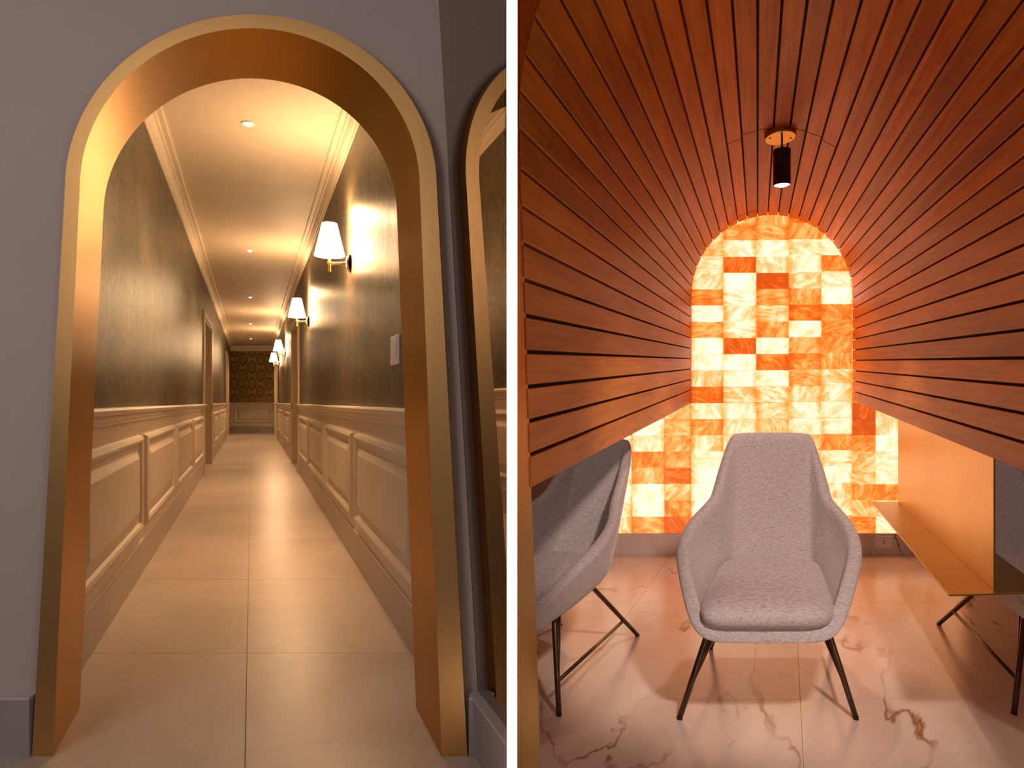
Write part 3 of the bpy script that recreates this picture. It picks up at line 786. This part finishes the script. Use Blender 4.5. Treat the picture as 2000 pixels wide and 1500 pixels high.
# ---------------------------------------------------------------- armchairs
rimH = [(0, -.40, .328), (.11, -.40, .328), (.170, -.398, .330), (.200, -.388, .345), (.224, -.352, .380), (.256, -.262, .437), (.287, -.155, .492), (.308, -.055, .530), (.303, .055, .574),
        (.272, .150, .616), (.224, .222, .658), (.213, .262, .685), (.199, .345, .770), (.172, .445, .893), (.160, .458, .907), (.08, .462, .910), (0, .462, .910)]
basH = [(0, -.37, .320), (.11, -.37, .320), (.155, -.368, .320), (.180, -.355, .320), (.192, -.325, .320), (.200, -.25, .322), (.205, -.17, .325), (.207, -.08, .330), (.205, .02, .337),
        (.198, .12, .347), (.186, .185, .355), (.178, .20, .357), (.168, .218, .362), (.148, .232, .366), (.12, .238, .37), (.07, .24, .37), (0, .24, .37)]
def chair(origin, mapf, label, tilt=None):
    t = empty('armchair', origin); tag(t, label, 'armchair', 'grey linen armchairs on bronze legs')
    # shell
    rim = rimH+[(-x, y, z) for x, y, z in rimH[-2:0:-1]]; bas = basH+[(-x, y, z) for x, y, z in basH[-2:0:-1]]
    N = len(rim); vs = []; rowsn = 6
    for r in range(rowsn+1):
        q = r/rowsn
        for a, b in zip(bas, rim):
            a, b = Vector(a), Vector(b); p = a.lerp(b, q)
            out = Vector((p.x*.9, (p.y-.0) if p.y > .15 else 0, 0))
            if out.length > 1e-4: out.normalize()
            w = min(1, max(0, (b.z-a.z)/.25))*(1 if p.y < .16 else .25)
            p += out*(math.sin(PI*q)*.022*w)
            vs.append(p)
    fs = [(r*N+i, r*N+(i+1) % N, (r+1)*N+(i+1) % N, (r+1)*N+i) for r in range(rowsn) for i in range(N)]
    # floor of the shell
    prev = 0
    for q in (.66, .33):
        st = len(vs)
        for a in bas: a = Vector(a); c_ = Vector((0, -.05, .325)); vs.append(c_.lerp(a, q))
        fs += [(st+i, st+(i+1) % N, prev+(i+1) % N, prev+i) for i in range(N)]; prev = st
    vs.append(Vector((0, -.05, .325))); ce_ = len(vs)-1
    fs += [(ce_, prev+(i+1) % N, prev+i) for i in range(N)]
    sh = obj('shell', [mapf(v) for v in vs], fs, M['linen'], t, smooth=True, recalc=False)
    bm = bmesh.new(); bm.from_mesh(sh.data); bmesh.ops.recalc_face_normals(bm, faces=bm.faces)
    # normals must look outwards (down at the floor of the shell)
    dn = min(bm.faces, key=lambda f: f.calc_center_median().z)
    if dn.normal.z > 0: bmesh.ops.reverse_faces(bm, faces=bm.faces)
    bm.to_mesh(sh.data); bm.free()
    so = sh.modifiers.new('thick', 'SOLIDIFY'); so.thickness = .046; so.offset = .25
    sb = sh.modifiers.new('sub', 'SUBSURF'); sb.levels = 2; sb.render_levels = 2
    # seam under the rim, on the outer side
    pts = []
    for a, b in zip(bas, rim):
        a, b = Vector(a), Vector(b); p = b-(b-a).normalized()*.010 if (b-a).length > .02 else b
        out = Vector((p.x, p.y*1.0 if p.y > .2 else 0, 0))
        if p.y < -.34: out = Vector((0, -1, -.3)) if abs(p.x) < .18 else Vector((p.x, -.15, -.1))
        pts.append(p+out.normalized()*.027)
    # cushion
    vs = []; fs = []; nu, nv = 40, 20
    sg = lambda x, e: math.copysign(abs(x)**e, x)
    for j in range(nv+1):
        ph = -PI/2+PI*j/nv
        for i in range(nu):
            th = 2*PI*i/nu
            x = sg(math.cos(ph), .42)*sg(math.cos(th), .30); y = sg(math.cos(ph), .42)*sg(math.sin(th), .30); z = sg(math.sin(ph), .8)
            k_ = (y+1)/2
            hw = .220*(1-k_)+.190*k_
            zt = .374*(1-k_)+.396*k_
            vs.append(Vector((x*hw, -.102+y*.322, zt+z*(.046 if z > 0 else .052)+.012*max(0, z)*(1-x*x)*(1-y*y))))
    fs = [(j*nu+i, j*nu+(i+1) % nu, (j+1)*nu+(i+1) % nu, (j+1)*nu+i) for j in range(nv) for i in range(nu)]
    obj('seat_cushion', [mapf(v) for v in vs], fs, M['linen'], t, smooth=True)
    # legs: bent rods with a low side stretcher
    for sx in (-1, 1):
        top, foot = Vector((sx*.190, -.17, .302)), Vector((sx*.288, -.256, .006))
        v_, f_ = tube([mapf(p) for p in (top+Vector((-sx*.05, .03, .004)), top, top.lerp(foot, .06), top.lerp(foot, .5), foot)], [.0100, .0100, .0100, .0100, .0090]); obj('leg', v_, f_, M['leg'], t, smooth=True)
        rt, rf = Vector((sx*.15, .12, .325)), Vector((sx*.255, .40, .006))
        v_, f_ = tube([mapf(p) for p in (rt+Vector((-sx*.04, -.03, .004)), rt, rt.lerp(rf, .06), rt.lerp(rf, .5), rf)], [.0100, .0100, .0100, .0100, .0090]); obj('leg', v_, f_, M['leg'], t, smooth=True)
        v_, f_ = tube([mapf(Vector((sx*.158, -.10, .306))), mapf(top.lerp(foot, .66))], .0075); obj('brace', v_, f_, M['leg'], t, smooth=True)
        v_, f_ = tube([mapf(top.lerp(foot, .68)), mapf(rt.lerp(rf, .70))], .0065); obj('stretcher', v_, f_, M['leg'], t, smooth=True)
        for p in (foot, rf):
            v_, f_ = lathe(mapf(p)*1.0, [(.009, -.006), (.0095, .004)], n=12); obj('foot_cap', v_, f_, M['black'], t)
    return t
def mapper(u0, Yc, rot, sy=1.0, s=1.0, flip=1, sz=None):
    sz = sz or s
    cr_, sr_ = math.cos(rot), math.sin(rot)
    def f(v):
        x, y = v.x*cr_-v.y*sr_, v.x*sr_+v.y*cr_
        return R(u0+x*s*flip, Yc+y*sy*s, v.z*sz)
    return f
chair(R(-.0593, 2.6, 0), mapper(-.0593, 2.6, 0), 'grey linen armchair in the middle, facing out before the glowing onyx arch')
chair(R(-.922, 2.76, 0), mapper(-.922, 2.76, -.235, 1.585, .779, sz=.958), 'grey linen armchair at far left, half hidden under the timber vault')
chair(R(1.0, 2.80, 0), mapper(1.0, 2.80, -.13, 1.5, .955, flip=-1), 'grey linen armchair at far right, behind the gold screen')
